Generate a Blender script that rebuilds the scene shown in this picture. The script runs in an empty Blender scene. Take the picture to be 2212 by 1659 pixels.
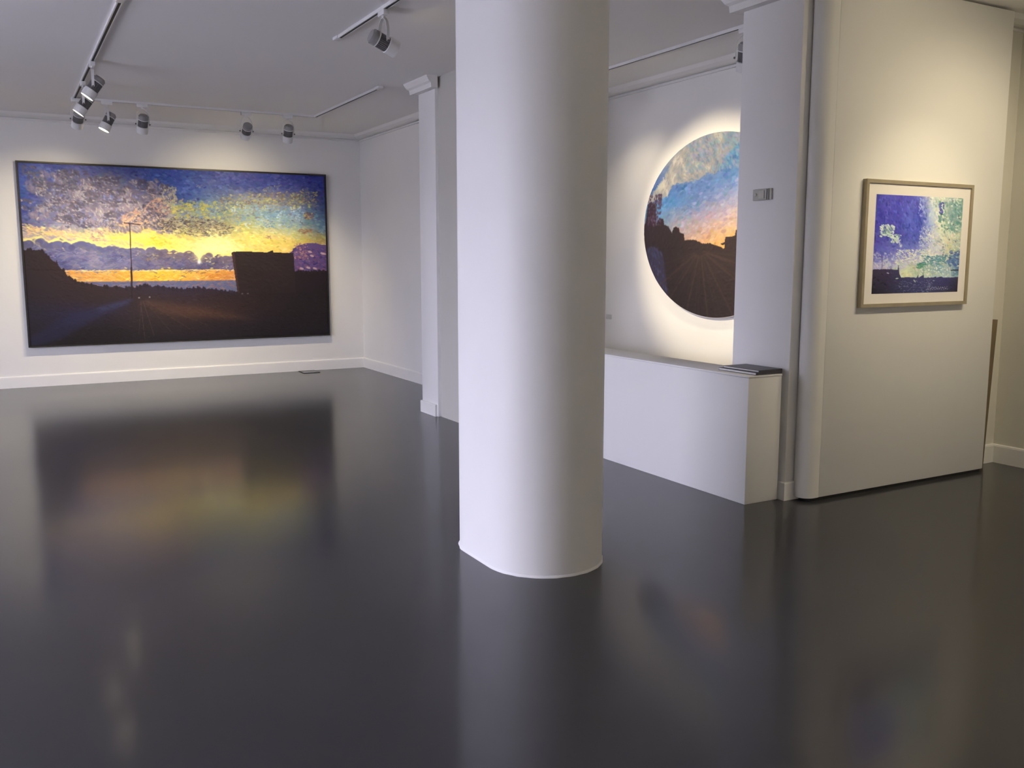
import bpy, bmesh, math, random
import numpy as np
from mathutils import Matrix, Vector

R = math.radians
S = bpy.context.scene
C = S.collection

# ------------------------------------------------------------------ camera, world, exposure
cam = bpy.data.cameras.new('camera')
cam.sensor_width = 36.0
cam.lens = 1972.13 / 2212 * 36.0
cam.clip_start = 0.05
cam_o = bpy.data.objects.new('camera', cam)
cam_o.location = (0, 0, 1.5)
cam_o.rotation_euler = (R(90 - 7.7916), 0, R(-29.085))
C.objects.link(cam_o)
S.camera = cam_o

S.view_settings.view_transform = 'Standard'
S.view_settings.look = 'None'
S.view_settings.gamma = 1.0
S.view_settings.use_curve_mapping = False
S.view_settings.exposure = 1.15

world = bpy.data.worlds.new('sky')
S.world = world
world.use_nodes = True
bg = world.node_tree.nodes['Background']
bg.inputs['Color'].default_value = (0.80, 0.79, 1.0, 1)      # even overcast sky, seen through the street window
bg.inputs['Strength'].default_value = 10.5

SPOT_COL = (1.0, 0.84, 0.56)

# ------------------------------------------------------------------ helpers
ZC = 3.15          # ceiling
ZK = 3.07          # underside of the cornice


def tag(o, label=None, cat=None, group=None, kind=None):
    if label: o['label'] = label
    if cat: o['category'] = cat
    if group: o['group'] = group
    if kind: o['kind'] = kind
    return o


def empty(name, loc=(0, 0, 0)):
    o = bpy.data.objects.new(name, None)
    o.location = loc
    o.empty_display_size = 0.1
    C.objects.link(o)
    return o


def link(name, me, m, parent=None, loc=(0, 0, 0), rot=(0, 0, 0)):
    if m is not None:
        me.materials.clear()
        me.materials.append(m)
    o = bpy.data.objects.new(name, me)
    o.location = loc
    o.rotation_euler = rot
    C.objects.link(o)
    if parent is not None:
        o.parent = parent
    return o


def finish(bm, name, m, parent=None, loc=(0, 0, 0), rot=(0, 0, 0), smooth=None):
    bmesh.ops.recalc_face_normals(bm, faces=bm.faces)
    me = bpy.data.meshes.new(name)
    bm.to_mesh(me)
    bm.free()
    if smooth is not None:
        for p in me.polygons:
            p.use_smooth = True
        me.set_sharp_from_angle(angle=R(smooth))
    return link(name, me, m, parent, loc, rot)


def add_box(bm, x0, x1, y0, y1, z0, z1, bev=0.0, seg=2):
    r = bmesh.ops.create_cube(bm, size=1.0)
    vs = r['verts']
    for v in vs:
        v.co = Vector(((x0 + x1) / 2 + v.co.x * (x1 - x0), (y0 + y1) / 2 + v.co.y * (y1 - y0), (z0 + z1) / 2 + v.co.z * (z1 - z0)))
    if bev > 0:
        es = list({e for v in vs for e in v.link_edges})
        bmesh.ops.bevel(bm, geom=es, offset=bev, segments=seg, affect='EDGES', profile=0.5)


def box(name, ext, m, parent=None, bev=0.0, loc=(0, 0, 0), rot=(0, 0, 0)):
    bm = bmesh.new()
    add_box(bm, *ext, bev=bev)
    return finish(bm, name, m, parent, loc, rot, smooth=40 if bev else None)


def add_prism(bm, pts, z0, z1):
    """vertical prism over a plan outline"""
    lo = [bm.verts.new((x, y, z0)) for x, y in pts]
    hi = [bm.verts.new((x, y, z1)) for x, y in pts]
    n = len(pts)
    for i in range(n):
        bm.faces.new((lo[i], lo[(i + 1) % n], hi[(i + 1) % n], hi[i]))
    bm.faces.new(list(reversed(lo)))
    bm.faces.new(hi)


def add_lathe(bm, prof, n=32, cap0=True, cap1=True):
    """profile of (radius, z) about the z axis"""
    rings = []
    for r, z in prof:
        rings.append([bm.verts.new((r * math.cos(2 * math.pi * i / n), r * math.sin(2 * math.pi * i / n), z)) for i in range(n)])
    for a, b in zip(rings[:-1], rings[1:]):
        for i in range(n):
            bm.faces.new((a[i], a[(i + 1) % n], b[(i + 1) % n], b[i]))
    if cap0: bm.faces.new(rings[0])
    if cap1: bm.faces.new(rings[-1])


def sweep(name, prof, path, m, closed=False, parent=None):
    """sweep a (outward d, z) profile along plan points; d is measured to the left-hand normal of travel, mitred"""
    bm = bmesh.new()
    n = len(path)
    secs = []
    for i, p in enumerate(path):
        p = Vector(p)
        def nrm(a, b):
            d = (Vector(b) - Vector(a)).normalized()
            return Vector((-d.y, d.x))
        if closed or 0 < i < n - 1:
            n1 = nrm(path[i - 1], path[i]); n2 = nrm(path[i], path[(i + 1) % n])
            k = (n1 + n2)
            k = k / k.dot(n1) if k.length > 1e-6 else n1
        elif i == 0:
            k = nrm(path[0], path[1])
        else:
            k = nrm(path[-2], path[-1])
        secs.append([bm.verts.new((p.x + k.x * d, p.y + k.y * d, z)) for d, z in prof])
    mm = len(prof)
    for i in range(n if closed else n - 1):
        a, b = secs[i], secs[(i + 1) % n]
        for j in range(mm):
            bm.faces.new((a[j], a[(j + 1) % mm], b[(j + 1) % mm], b[j]))
    if not closed:
        bm.faces.new(secs[0]); bm.faces.new(list(reversed(secs[-1])))
    return finish(bm, name, m, parent)


# ------------------------------------------------------------------ materials
def mat(name, col, rough=0.6, metal=0.0, var=0.0, vscale=3.0, bump=0.0, bscale=80.0, emit=0.0, spec=0.5):
    m = bpy.data.materials.new(name)
    m.use_nodes = True
    nt = m.node_tree
    b = nt.nodes['Principled BSDF']
    b.inputs['Base Color'].default_value = (*col, 1)
    b.inputs['Roughness'].default_value = rough
    b.inputs['Metallic'].default_value = metal
    b.inputs['Specular IOR Level'].default_value = spec
    tc = nt.nodes.new('ShaderNodeTexCoord')
    if var > 0:
        nz = nt.nodes.new('ShaderNodeTexNoise')
        nz.inputs['Scale'].default_value = vscale
        nz.inputs['Detail'].default_value = 5
        nt.links.new(tc.outputs['Object'], nz.inputs['Vector'])
        rp = nt.nodes.new('ShaderNodeValToRGB')
        rp.color_ramp.elements[0].position = 0.3
        rp.color_ramp.elements[1].position = 0.7
        rp.color_ramp.elements[0].color = (*[c * (1 - var) for c in col], 1)
        rp.color_ramp.elements[1].color = (*[min(1, c * (1 + var)) for c in col], 1)
        nt.links.new(nz.outputs['Fac'], rp.inputs['Fac'])
        nt.links.new(rp.outputs['Color'], b.inputs['Base Color'])
    if bump > 0:
        nz = nt.nodes.new('ShaderNodeTexNoise')
        nz.inputs['Scale'].default_value = bscale
        nz.inputs['Detail'].default_value = 4
        nt.links.new(tc.outputs['Object'], nz.inputs['Vector'])
        bp = nt.nodes.new('ShaderNodeBump')
        bp.inputs['Strength'].default_value = bump
        bp.inputs['Distance'].default_value = 0.004
        nt.links.new(nz.outputs['Fac'], bp.inputs['Height'])
        nt.links.new(bp.outputs['Normal'], b.inputs['Normal'])
    if emit > 0:
        b.inputs['Emission Color'].default_value = (*SPOT_COL, 1)
        b.inputs['Emission Strength'].default_value = emit
    return m


M = {}
M['wall'] = mat('white wall paint', (0.78, 0.775, 0.76), 0.75, var=0.015, vscale=1.5, bump=0.05, bscale=60, spec=0.3)
M['wall_cream'] = mat('cream wall paint', (0.70, 0.685, 0.62), 0.75, var=0.02, vscale=1.5, bump=0.05, bscale=60, spec=0.3)
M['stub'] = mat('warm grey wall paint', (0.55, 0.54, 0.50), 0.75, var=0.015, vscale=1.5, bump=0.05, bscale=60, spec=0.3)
M['ceiling'] = mat('matt white ceiling paint', (0.88, 0.87, 0.86), 0.9, var=0.01, vscale=1.0, spec=0.2)
M['trim'] = mat('satin white trim paint', (0.80, 0.795, 0.78), 0.5, var=0.015, vscale=4, spec=0.4)
M['column'] = mat('satin white column paint', (0.80, 0.795, 0.79), 0.55, var=0.012, vscale=2, bump=0.04, bscale=30, spec=0.4)
M['counter'] = mat('white counter lacquer', (0.79, 0.79, 0.785), 0.45, var=0.01, vscale=2, spec=0.4)
M['panel'] = mat('white panel paint', (0.77, 0.765, 0.74), 0.6, var=0.012, vscale=1.2, bump=0.03, bscale=40, spec=0.35)
M['black_frame'] = mat('black stained frame wood', (0.018, 0.015, 0.015), 0.45, var=0.3, vscale=30)
M['champagne'] = mat('pale champagne frame wood', (0.40, 0.345, 0.245), 0.38, metal=0.35, var=0.08, vscale=12)
M['mat_board'] = mat('off white mat board', (0.80, 0.77, 0.74), 0.85, var=0.01, vscale=8)
M['lamp_white'] = mat('white lamp enamel', (0.72, 0.72, 0.72), 0.4, var=0.02, vscale=20)
M['lamp_grey'] = mat('grey lamp cap', (0.28, 0.275, 0.28), 0.45, var=0.03, vscale=20)
M['sink'] = mat('dark grey heat sink', (0.17, 0.165, 0.17), 0.5, var=0.08, vscale=25)
M['slot'] = mat('black track slot', (0.012, 0.012, 0.015), 0.6, var=0.2, vscale=30)
M['lens'] = mat('lit lamp lens', (0.9, 0.9, 0.9), 0.3, emit=7.0)
M['lens_off'] = mat('unlit lamp lens', (0.35, 0.36, 0.38), 0.15, var=0.05, vscale=20)
M['cover'] = mat('dark catalogue cover', (0.055, 0.055, 0.065), 0.42, var=0.15, vscale=15)
M['pages'] = mat('white page edges', (0.80, 0.79, 0.77), 0.8, var=0.06, vscale=60)
M['switch'] = mat('grey switch plastic', (0.46, 0.455, 0.42), 0.4, var=0.04, vscale=30)
M['switch_key'] = mat('ivory switch key', (0.52, 0.52, 0.46), 0.35, var=0.04, vscale=30)
M['switch_gap'] = mat('dark switch seam', (0.07, 0.07, 0.065), 0.6, var=0.1, vscale=30)
M['card'] = mat('grey caption card', (0.55, 0.55, 0.55), 0.6, var=0.03, vscale=30)
M['brown'] = mat('brown board wood', (0.17, 0.125, 0.075), 0.6, var=0.15, vscale=8)
M['dark'] = mat('dark shadow gap strip', (0.02, 0.02, 0.02), 0.8, var=0.1, vscale=20)
M['alu'] = mat('grey window frame', (0.25, 0.25, 0.26), 0.4, metal=0.6, var=0.05, vscale=8)
M['added_pavement'] = mat('grey added paving', (0.40, 0.395, 0.385), 0.9, var=0.1, vscale=2)


def floor_material():
    m = bpy.data.materials.new('glossy charcoal resin floor')
    m.use_nodes = True
    nt = m.node_tree
    b = nt.nodes['Principled BSDF']
    tc = nt.nodes.new('ShaderNodeTexCoord')
    n1 = nt.nodes.new('ShaderNodeTexNoise'); n1.inputs['Scale'].default_value = 1.1; n1.inputs['Detail'].default_value = 6
    nt.links.new(tc.outputs['Object'], n1.inputs['Vector'])
    r1 = nt.nodes.new('ShaderNodeValToRGB')
    r1.color_ramp.elements[0].position = 0.3; r1.color_ramp.elements[0].color = (0.036, 0.036, 0.041, 1)
    r1.color_ramp.elements[1].position = 0.7; r1.color_ramp.elements[1].color = (0.041, 0.041, 0.046, 1)
    nt.links.new(n1.outputs['Fac'], r1.inputs['Fac'])
    nt.links.new(r1.outputs['Color'], b.inputs['Base Color'])
    # roller streaks in the sheen
    mp = nt.nodes.new('ShaderNodeMapping'); mp.inputs['Scale'].default_value = (1.5, 9, 1); mp.inputs['Rotation'].default_value = (0, 0, R(-20))
    nt.links.new(tc.outputs['Object'], mp.inputs['Vector'])
    n2 = nt.nodes.new('ShaderNodeTexNoise'); n2.inputs['Scale'].default_value = 3; n2.inputs['Detail'].default_value = 5
    nt.links.new(mp.outputs['Vector'], n2.inputs['Vector'])
    mr = nt.nodes.new('ShaderNodeMapRange')
    mr.inputs['From Min'].default_value = 0.3; mr.inputs['From Max'].default_value = 0.7
    mr.inputs['To Min'].default_value = 0.115; mr.inputs['To Max'].default_value = 0.16
    nt.links.new(n2.outputs['Fac'], mr.inputs['Value'])
    nt.links.new(mr.outputs['Result'], b.inputs['Roughness'])
    n3 = nt.nodes.new('ShaderNodeTexNoise'); n3.inputs['Scale'].default_value = 120; n3.inputs['Detail'].default_value = 3
    nt.links.new(tc.outputs['Object'], n3.inputs['Vector'])
    bp = nt.nodes.new('ShaderNodeBump'); bp.inputs['Strength'].default_value = 0.02; bp.inputs['Distance'].default_value = 0.002
    nt.links.new(n3.outputs['Fac'], bp.inputs['Height'])
    nt.links.new(bp.outputs['Normal'], b.inputs['Normal'])
    b.inputs['IOR'].default_value = 1.52
    # a third of the sheen is a hazier lobe: worn resin
    h = nt.nodes.new('ShaderNodeBsdfPrincipled')
    h.inputs['Roughness'].default_value = 0.32
    h.inputs['IOR'].default_value = 1.52
    nt.links.new(r1.outputs['Color'], h.inputs['Base Color'])
    nt.links.new(bp.outputs['Normal'], h.inputs['Normal'])
    mx = nt.nodes.new('ShaderNodeMixShader'); mx.inputs['Fac'].default_value = 0.34
    nt.links.new(b.outputs[0], mx.inputs[1]); nt.links.new(h.outputs[0], mx.inputs[2])
    nt.links.new(mx.outputs[0], nt.nodes['Material Output'].inputs['Surface'])
    return m


def glass_material():
    m = bpy.data.materials.new('clear window glass')
    m.use_nodes = True
    nt = m.node_tree
    nt.nodes.clear()
    out = nt.nodes.new('ShaderNodeOutputMaterial')
    mx = nt.nodes.new('ShaderNodeMixShader'); mx.inputs['Fac'].default_value = 0.06
    t = nt.nodes.new('ShaderNodeBsdfTransparent'); g = nt.nodes.new('ShaderNodeBsdfGlossy'); g.inputs['Roughness'].default_value = 0.02
    nt.links.new(t.outputs[0], mx.inputs[1]); nt.links.new(g.outputs[0], mx.inputs[2])
    nt.links.new(mx.outputs[0], out.inputs['Surface'])
    return m


M['floor'] = floor_material()
M['glass'] = glass_material()


def struct(o):
    o['kind'] = 'structure'
    return o


# ------------------------------------------------------------------ room shell
XL, XR, YF, YB = -4.6, 6.39, -3.5, 12.113
X_REAR = 4.372      # side wall of the rear room
X_ALC = 5.42        # wall behind the counter
struct(box('floor', (XL - 0.2, XR + 0.2, YF - 0.2, YB + 0.2, -0.1, 0.0), M['floor']))
struct(box('ceiling', (XL - 0.2, XR + 0.2, YF - 0.2, YB + 0.2, ZC, ZC + 0.15), M['ceiling']))
struct(box('wall_back', (XL - 0.2, X_REAR + 0.2, YB, YB + 0.2, 0, ZC), M['wall']))
struct(box('wall_right_rear', (X_REAR, X_REAR + 0.2, 8.30, YB, 0, ZC), M['wall']))
struct(box('wall_partition', (3.802, X_ALC + 0.2, 7.96, 8.30, 0, ZC), M['wall']))
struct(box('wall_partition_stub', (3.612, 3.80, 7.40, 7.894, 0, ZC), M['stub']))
struct(box('wall_alcove', (X_ALC, X_ALC + 0.2, 4.25, 7.96, 0, ZC), M['wall']))
struct(box('wall_behind_panel', (4.56, XR, 4.10, 4.25, 0, ZC), M['wall_cream']))
struct(box('wall_right', (XR, XR + 0.2, YF, 4.25, 0, ZC), M['wall_cream']))
struct(box('wall_front', (XL, XR, YF - 0.2, YF, 0, ZC), M['wall']))
# street side; unseen big window opening, invented to let the daylight in
WY0, WY1, WZ0, WZ1 = 3.0, 7.8, 0.06, 2.7
bm = bmesh.new()
add_box(bm, XL - 0.2, XL, YF, WY0, 0, ZC)
add_box(bm, XL - 0.2, XL, WY1, YB, 0, ZC)
add_box(bm, XL - 0.2, XL, WY0, WY1, WZ1, ZC)
add_box(bm, XL - 0.2, XL, WY0, WY1, 0, WZ0)
struct(finish(bm, 'wall_left', M['wall']))
win = struct(empty('window_1', (XL - 0.1, (WY0 + WY1) / 2, WZ0)))
bm = bmesh.new()
w2, h2 = (WY1 - WY0) / 2, WZ1 - WZ0
add_box(bm, -0.03, 0.03, -w2, -w2 + 0.06, 0, h2)
add_box(bm, -0.03, 0.03, w2 - 0.06, w2, 0, h2)
add_box(bm, -0.03, 0.03, -w2 + 0.06, w2 - 0.06, 0, 0.06)
add_box(bm, -0.03, 0.03, -w2 + 0.06, w2 - 0.06, h2 - 0.06, h2)
for k in (-1, 1):
    add_box(bm, -0.03, 0.03, k * w2 / 3 - 0.025, k * w2 / 3 + 0.025, 0.06, h2 - 0.06)
finish(bm, 'window_frame', M['alu'], win)
for k in range(3):
    a = -w2 + 2 * w2 * k / 3 + 0.04
    box('pane', (-0.004, 0.004, a, a + 2 * w2 / 3 - 0.08, 0.05, h2 - 0.05), M['glass'], win)
struct(box('added_pavement', (XL - 30, XL - 0.2, -25, 32, -0.16, -0.04), M['added_pavement']))  # unseen ground, added to bounce daylight into the room
struct(box('wall_sky_block', (XL - 18.3, XL - 18.0, -25, 32, -0.04, 3.2), M['added_pavement']))  # added out of view to block the low sky from the window
portal = bpy.data.lights.new('window_daylight_portal', 'AREA')
portal.shape = 'RECTANGLE'
portal.size = WZ1 - WZ0
portal.size_y = WY1 - WY0
portal.cycles.is_portal = True
po = bpy.data.objects.new('window_daylight_portal', portal)
po.location = (XL - 0.16, (WY0 + WY1) / 2, (WZ0 + WZ1) / 2)
po.rotation_euler = (0, R(-90), 0)
C.objects.link(po)

# baseboards and cornices
BB = [(0, 0), (0.016, 0), (0.016, 0.122), (0.012, 0.134), (0, 0.138)]
COR = [(0, ZK), (0.020, ZK), (0.020, ZK + 0.008), (0.002, ZK + 0.008), (0.002, ZK + 0.026), (0.036, ZK + 0.026), (0.060, ZK + 0.032), (0.100, ZK + 0.052), (0.125, ZC), (0, ZC)]


def run(name, prof, path, m):
    return struct(sweep(name, prof, path, m))


run('baseboard_back', BB, [(X_REAR, YB), (XL, YB)], M['trim'])
run('baseboard_right_rear', BB, [(X_REAR, 8.30), (X_REAR, YB - 0.017)], M['trim'])
run('baseboard_right', BB, [(XR, YF), (XR, 4.10), (4.60, 4.10)], M['trim'])
run('baseboard_alcove', BB, [(X_ALC, 4.25), (X_ALC, 7.96), (3.80, 7.96)], M['trim'])
run('trim_1', COR, [(X_REAR, 8.30), (X_REAR, YB), (XL, YB)], M['trim'])
run('trim_2', COR, [(X_ALC, 4.25), (X_ALC, 7.96), (3.80, 7.96)], M['trim'])
run('trim_3', COR, [(XR, YF), (XR, 4.10), (4.60, 4.10)], M['trim'])
run('trim_4', COR, [(XL, YB), (XL, YF), (XR, YF)], M['trim'])

# ------------------------------------------------------------------ columns
# main column: flat sides along y, half-round ends
cx, cr, cy0, cy1 = 2.306, 0.300, 3.828, 4.10
pts = [(cx + cr * math.cos(a), cy0 + cr * math.sin(a)) for a in [R(180 + 180 * i / 40) for i in range(41)]]
pts += [(cx + cr * math.cos(a), cy1 + cr * math.sin(a)) for a in [R(180 * i / 40) for i in range(41)]]
root = tag(empty('column', (0, 0, 0)), 'large white free-standing column with rounded ends in the middle of the floor', 'column')
bm = bmesh.new(); add_prism(bm, pts, 0, ZC)
finish(bm, 'shaft', M['column'], root, smooth=30)
rng = random.Random(4)
bm = bmesh.new()
outer = []
for i, (x, y) in enumerate(pts):
    d = Vector((x - cx, y - min(max(y, cy0), cy1))).normalized()
    k = 0.006 + 0.0025 * math.sin(i * 1.7) * rng.random()
    outer.append((x + d.x * k, y + d.y * k))
n = len(pts)
a = [bm.verts.new((x, y, 0.0)) for x, y in outer]
b = [bm.verts.new((x, y, 0.006)) for x, y in outer]
c = [bm.verts.new((x, y, 0.012)) for x, y in pts]
for i in range(n):
    j = (i + 1) % n
    bm.faces.new((a[i], a[j], b[j], b[i])); bm.faces.new((b[i], b[j], c[j], c[i]))
finish(bm, 'floor_bead', M['column'], root, smooth=60)

CROWN = [(0, 3.045), (0.062, 3.045), (0.066, 3.085), (0.085, 3.10), (0.105, 3.135), (0.108, ZC), (0, ZC)]


def pier(name, x0, x1, y0, y1, base_path, crown_path, label):
    r = tag(empty(name, ((x0 + x1) / 2, (y0 + y1) / 2, 0)), label, 'column')
    ox, oy = r.location.x, r.location.y
    box('shaft', (x0 - ox, x1 - ox, y0 - oy, y1 - oy, 0, ZC), M['column'], r, bev=0.004)
    sweep('base', [(0, 0), (0.022, 0), (0.022, 0.108), (0.018, 0.114), (0, 0.114)], [(x - ox, y - oy) for x, y in base_path], M['trim'], parent=r)
    sweep('crown', CROWN, [(x - ox, y - oy) for x, y in crown_path], M['trim'], parent=r)
    return r


pier('pier', 3.582, 3.80, 7.895, 8.27, [(3.582, 7.915), (3.582, 8.27)], [(3.582, 7.83), (3.582, 8.27), (3.80, 8.27)],
     'slim white wall pier with a crown and baseboard behind the big column')
pier('pier', 4.212, 4.555, 4.055, 4.56, [(4.54, 4.055), (4.212, 4.055), (4.212, 4.56)], [(4.555, 4.055), (4.212, 4.055), (4.212, 4.56), (4.555, 4.56)],
     'white square pier carrying the switch, behind the end of the counter')

# ------------------------------------------------------------------ counter, catalogues, switch
ct = tag(empty('counter', (4.06, 5.4, 0)), 'long low white counter running from the pier to behind the column', 'counter')
box('body', (-0.15, 0.124, -1.315, 1.98, 0, 0.785), M['counter'], ct, bev=0.003)
box('top', (-0.152, 0.126, -1.317, 1.98, 0.7855, 0.797), M['counter'], ct, bev=0.002)


def catalogue(loc, rz, w, d, h, label):
    r = tag(empty('catalogue', loc), label, 'book', 'catalogues on the counter')
    r.rotation_euler.z = rz
    # x: fore-edge side at -w/2, spine along -d/2 (towards the counter end)
    box('page_block', (-w / 2 + 0.004, w / 2 - 0.004, -d / 2 + 0.004, d / 2 - 0.004, 0.0024, h - 0.0024), M['pages'], r)
    bm = bmesh.new()
    add_box(bm, -w / 2, w / 2, -d / 2, d / 2, h - 0.0022, h)
    add_box(bm, -w / 2, w / 2, -d / 2, d / 2, 0, 0.0022)
    add_box(bm, -w / 2, w / 2, -d / 2, -d / 2 + 0.003, 0.0022, h - 0.0022)
    finish(bm, 'cover', M['cover'], r)
    return r


catalogue((4.085, 4.262, 0.7975), R(0), 0.215, 0.335, 0.016, 'white-edged dark catalogue lying flat on the counter end, lower of the two')
catalogue((4.095, 4.252, 0.814), R(1.5), 0.20, 0.31, 0.013, 'dark catalogue on top of another one at the counter end')

sw = tag(empty('wall_switch', (4.212, 4.315, 1.90)), 'small grey switch box on the white pier above the counter', 'switch')
box('back_box', (-0.014, 0.0, -0.068, 0.082, -0.034, 0.036), M['switch'], sw, bev=0.004)
box('cover_plate', (-0.026, -0.0142, -0.05, 0.082, -0.036, 0.034), M['switch'], sw, bev=0.004)
box('rocker', (-0.033, -0.0262, -0.022, 0.026, -0.026, 0.024), M['switch_key'], sw, bev=0.003)
bm = bmesh.new(); add_lathe(bm, [(0.009, 0), (0.009, 0.006), (0.006, 0.009)], 20)
finish(bm, 'dial', M['switch_key'], sw, (-0.0262, 0.052, 0.0), (0, R(-90), 0), smooth=40)
box('seam', (-0.0268, -0.0262, -0.046, -0.038, -0.034, 0.032), M['switch_gap'], sw)

cd = tag(box('caption_card', (-0.004, 0, -0.05, 0.05, -0.025, 0.025), M['card'], None, bev=0.001, loc=(X_ALC, 7.70, 0.915)),
         'small grey caption card on the wall left of the round painting', 'caption card')

# ------------------------------------------------------------------ movable panel and the board beside it
px0, px1, py0, py1 = 4.268, 6.02, 3.931, 4.072
pn = tag(empty('movable_wall_panel', ((px0 + px1) / 2, (py0 + py1) / 2, 0)), 'tall white movable wall panel with a rounded edge, hung with the framed picture', 'wall panel')
ox, oy = pn.location.x, pn.location.y
pz0, pz1 = 0.022, 3.136
rr = 0.0705
xs = 4.380
pts = [(xs - ox - 0.0012, py0 - oy), (xs - ox - 0.0012, py1 - oy)]
nose = [(px0 + rr + rr * math.cos(t), (py0 + py1) / 2 + rr * math.sin(t)) for t in [R(90 + 180 * i / 24) for i in range(25)]]
bm = bmesh.new(); add_prism(bm, [(xs - ox - 0.0012, py1 - oy)] + [(x - ox, y - oy) for x, y in nose] + [(xs - ox - 0.0012, py0 - oy)], pz0, pz1)
finish(bm, 'edge_nosing', M['panel'], pn, smooth=30)
box('board', (xs - ox + 0.0012, px1 - ox, py0 - oy + 0.0008, py1 - oy - 0.0008, pz0, pz1), M['panel'], pn, bev=0.003)
box('gap_shade_strip', (px0 + 0.05 - ox, px1 - 0.02 - ox, py0 + 0.01 - oy, py1 - 0.01 - oy, 0.0, pz0 + 0.01), M['dark'], pn)  # dark strip under the panel, coloured as the shade in the gap
box('head_track', (px0 + 0.05 - ox, px1 - 0.02 - ox, -0.03, 0.03, pz1 - 0.002, ZC), M['dark'], pn)

bd = tag(box('wooden_board', (-0.045, 0.045, -0.012, 0.012, 0, 1.07), M['brown'], None, bev=0.002, loc=(6.123, 4.035, 0.004), rot=(0, R(2.76), 0)),
         'narrow brown wooden board standing against the right edge of the white panel', 'board')

# floor hatch at the foot of the back wall
fh = tag(empty('floor_box', (3.53, 11.94, 0)), 'flat floor socket cover beside the back wall under the large painting', 'floor socket')
bm = bmesh.new()
for e in ((-0.11, 0.11, -0.13, -0.122), (-0.11, 0.11, 0.122, 0.13), (-0.11, -0.102, -0.122, 0.122), (0.102, 0.11, -0.122, 0.122)):
    add_box(bm, *e, 0.0, 0.006)
finish(bm, 'rim', M['slot'], fh)
box('lid', (-0.101, 0.101, -0.121, 0.121, 0.0, 0.004), M['floor'], fh)

# ------------------------------------------------------------------ lighting tracks
TZ = ZC - 0.022


def rail(parent, p, q, ox, oy):
    """a white track profile with a dark slot in its underside"""
    horizontal = abs(p[1] - q[1]) < 1e-6
    a, b = (min(p[0], q[0]), max(p[0], q[0])) if horizontal else (min(p[1], q[1]), max(p[1], q[1]))
    w = 0.018
    def ext(l0, l1, u0, u1, z0, z1):
        if horizontal:
            return (l0 - ox, l1 - ox, p[1] + u0 - oy, p[1] + u1 - oy, z0, z1)
        return (p[0] + u0 - ox, p[0] + u1 - ox, l0 - oy, l1 - oy, z0, z1)
    bm = bmesh.new()
    add_box(bm, *ext(a, b, -w, -0.0095, TZ, ZC))
    add_box(bm, *ext(a, b, 0.0095, w, TZ, ZC))
    add_box(bm, *ext(a, b, -0.0095, 0.0095, TZ + 0.004, ZC))
    r = finish(bm, 'rail', M['lamp_white'], parent)
    sl = box('slot', ext(a, b, -0.0094, 0.0094, TZ + 0.0015, TZ + 0.0039), M['slot'], r)
    return r


def connector(parent, x, y, ox, oy, s=0.026, l=0.05, along='y'):
    e = (x - s - ox, x + s - ox, y - l - oy, y + l - oy) if along == 'y' else (x - l - ox, x + l - ox, y - s - oy, y + s - oy)
    box('end_feed', (*e, TZ + 0.0005, ZC), M['lamp_white'], parent, bev=0.003)


TXL, TXR, TYB = 0.783, 3.312, 10.66
t1 = tag(empty('lighting_track', (TXL, TYB, 0)), 'white U-shaped ceiling track in front of the large sunset painting', 'lighting track')
rail(t1, (TXL, 6.58), (TXL, TYB - 0.03), TXL, TYB)
rail(t1, (TXL - 0.018, TYB), (TXR + 0.018, TYB), TXL, TYB)
rail(t1, (TXR, 8.64), (TXR, TYB - 0.03), TXL, TYB)
connector(t1, TXL, 6.54, TXL, TYB); connector(t1, TXR, 8.60, TXL, TYB)
connector(t1, TXL, TYB, TXL, TYB, 0.03, 0.03); connector(t1, TXR, TYB, TXL, TYB, 0.03, 0.03)
t2 = tag(empty('lighting_track', (2.325, 5.8, 0)), 'short white ceiling track just left of the big column', 'lighting track')
rail(t2, (2.325, 4.75), (2.325, 6.82), 2.325, 5.8)
connector(t2, 2.325, 6.86, 2.325, 5.8)
t3 = tag(empty('lighting_track', (4.735, 5.9, 0)), 'white ceiling track along the wall with the round painting', 'lighting track')
rail(t3, (4.735, 4.35), (4.735, 7.55), 4.735, 5.9)
connector(t3, 4.735, 7.60, 4.735, 5.9)
t4 = tag(empty('lighting_track', (5.0, 2.55, 0)), 'unseen white ceiling track added in front of the white movable panel', 'lighting track')  # out of view, added to carry the panel lamps
rail(t4, (3.6, 2.55), (6.2, 2.55), 5.0, 2.55)

# ------------------------------------------------------------------ spotlights
HM = {}


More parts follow.
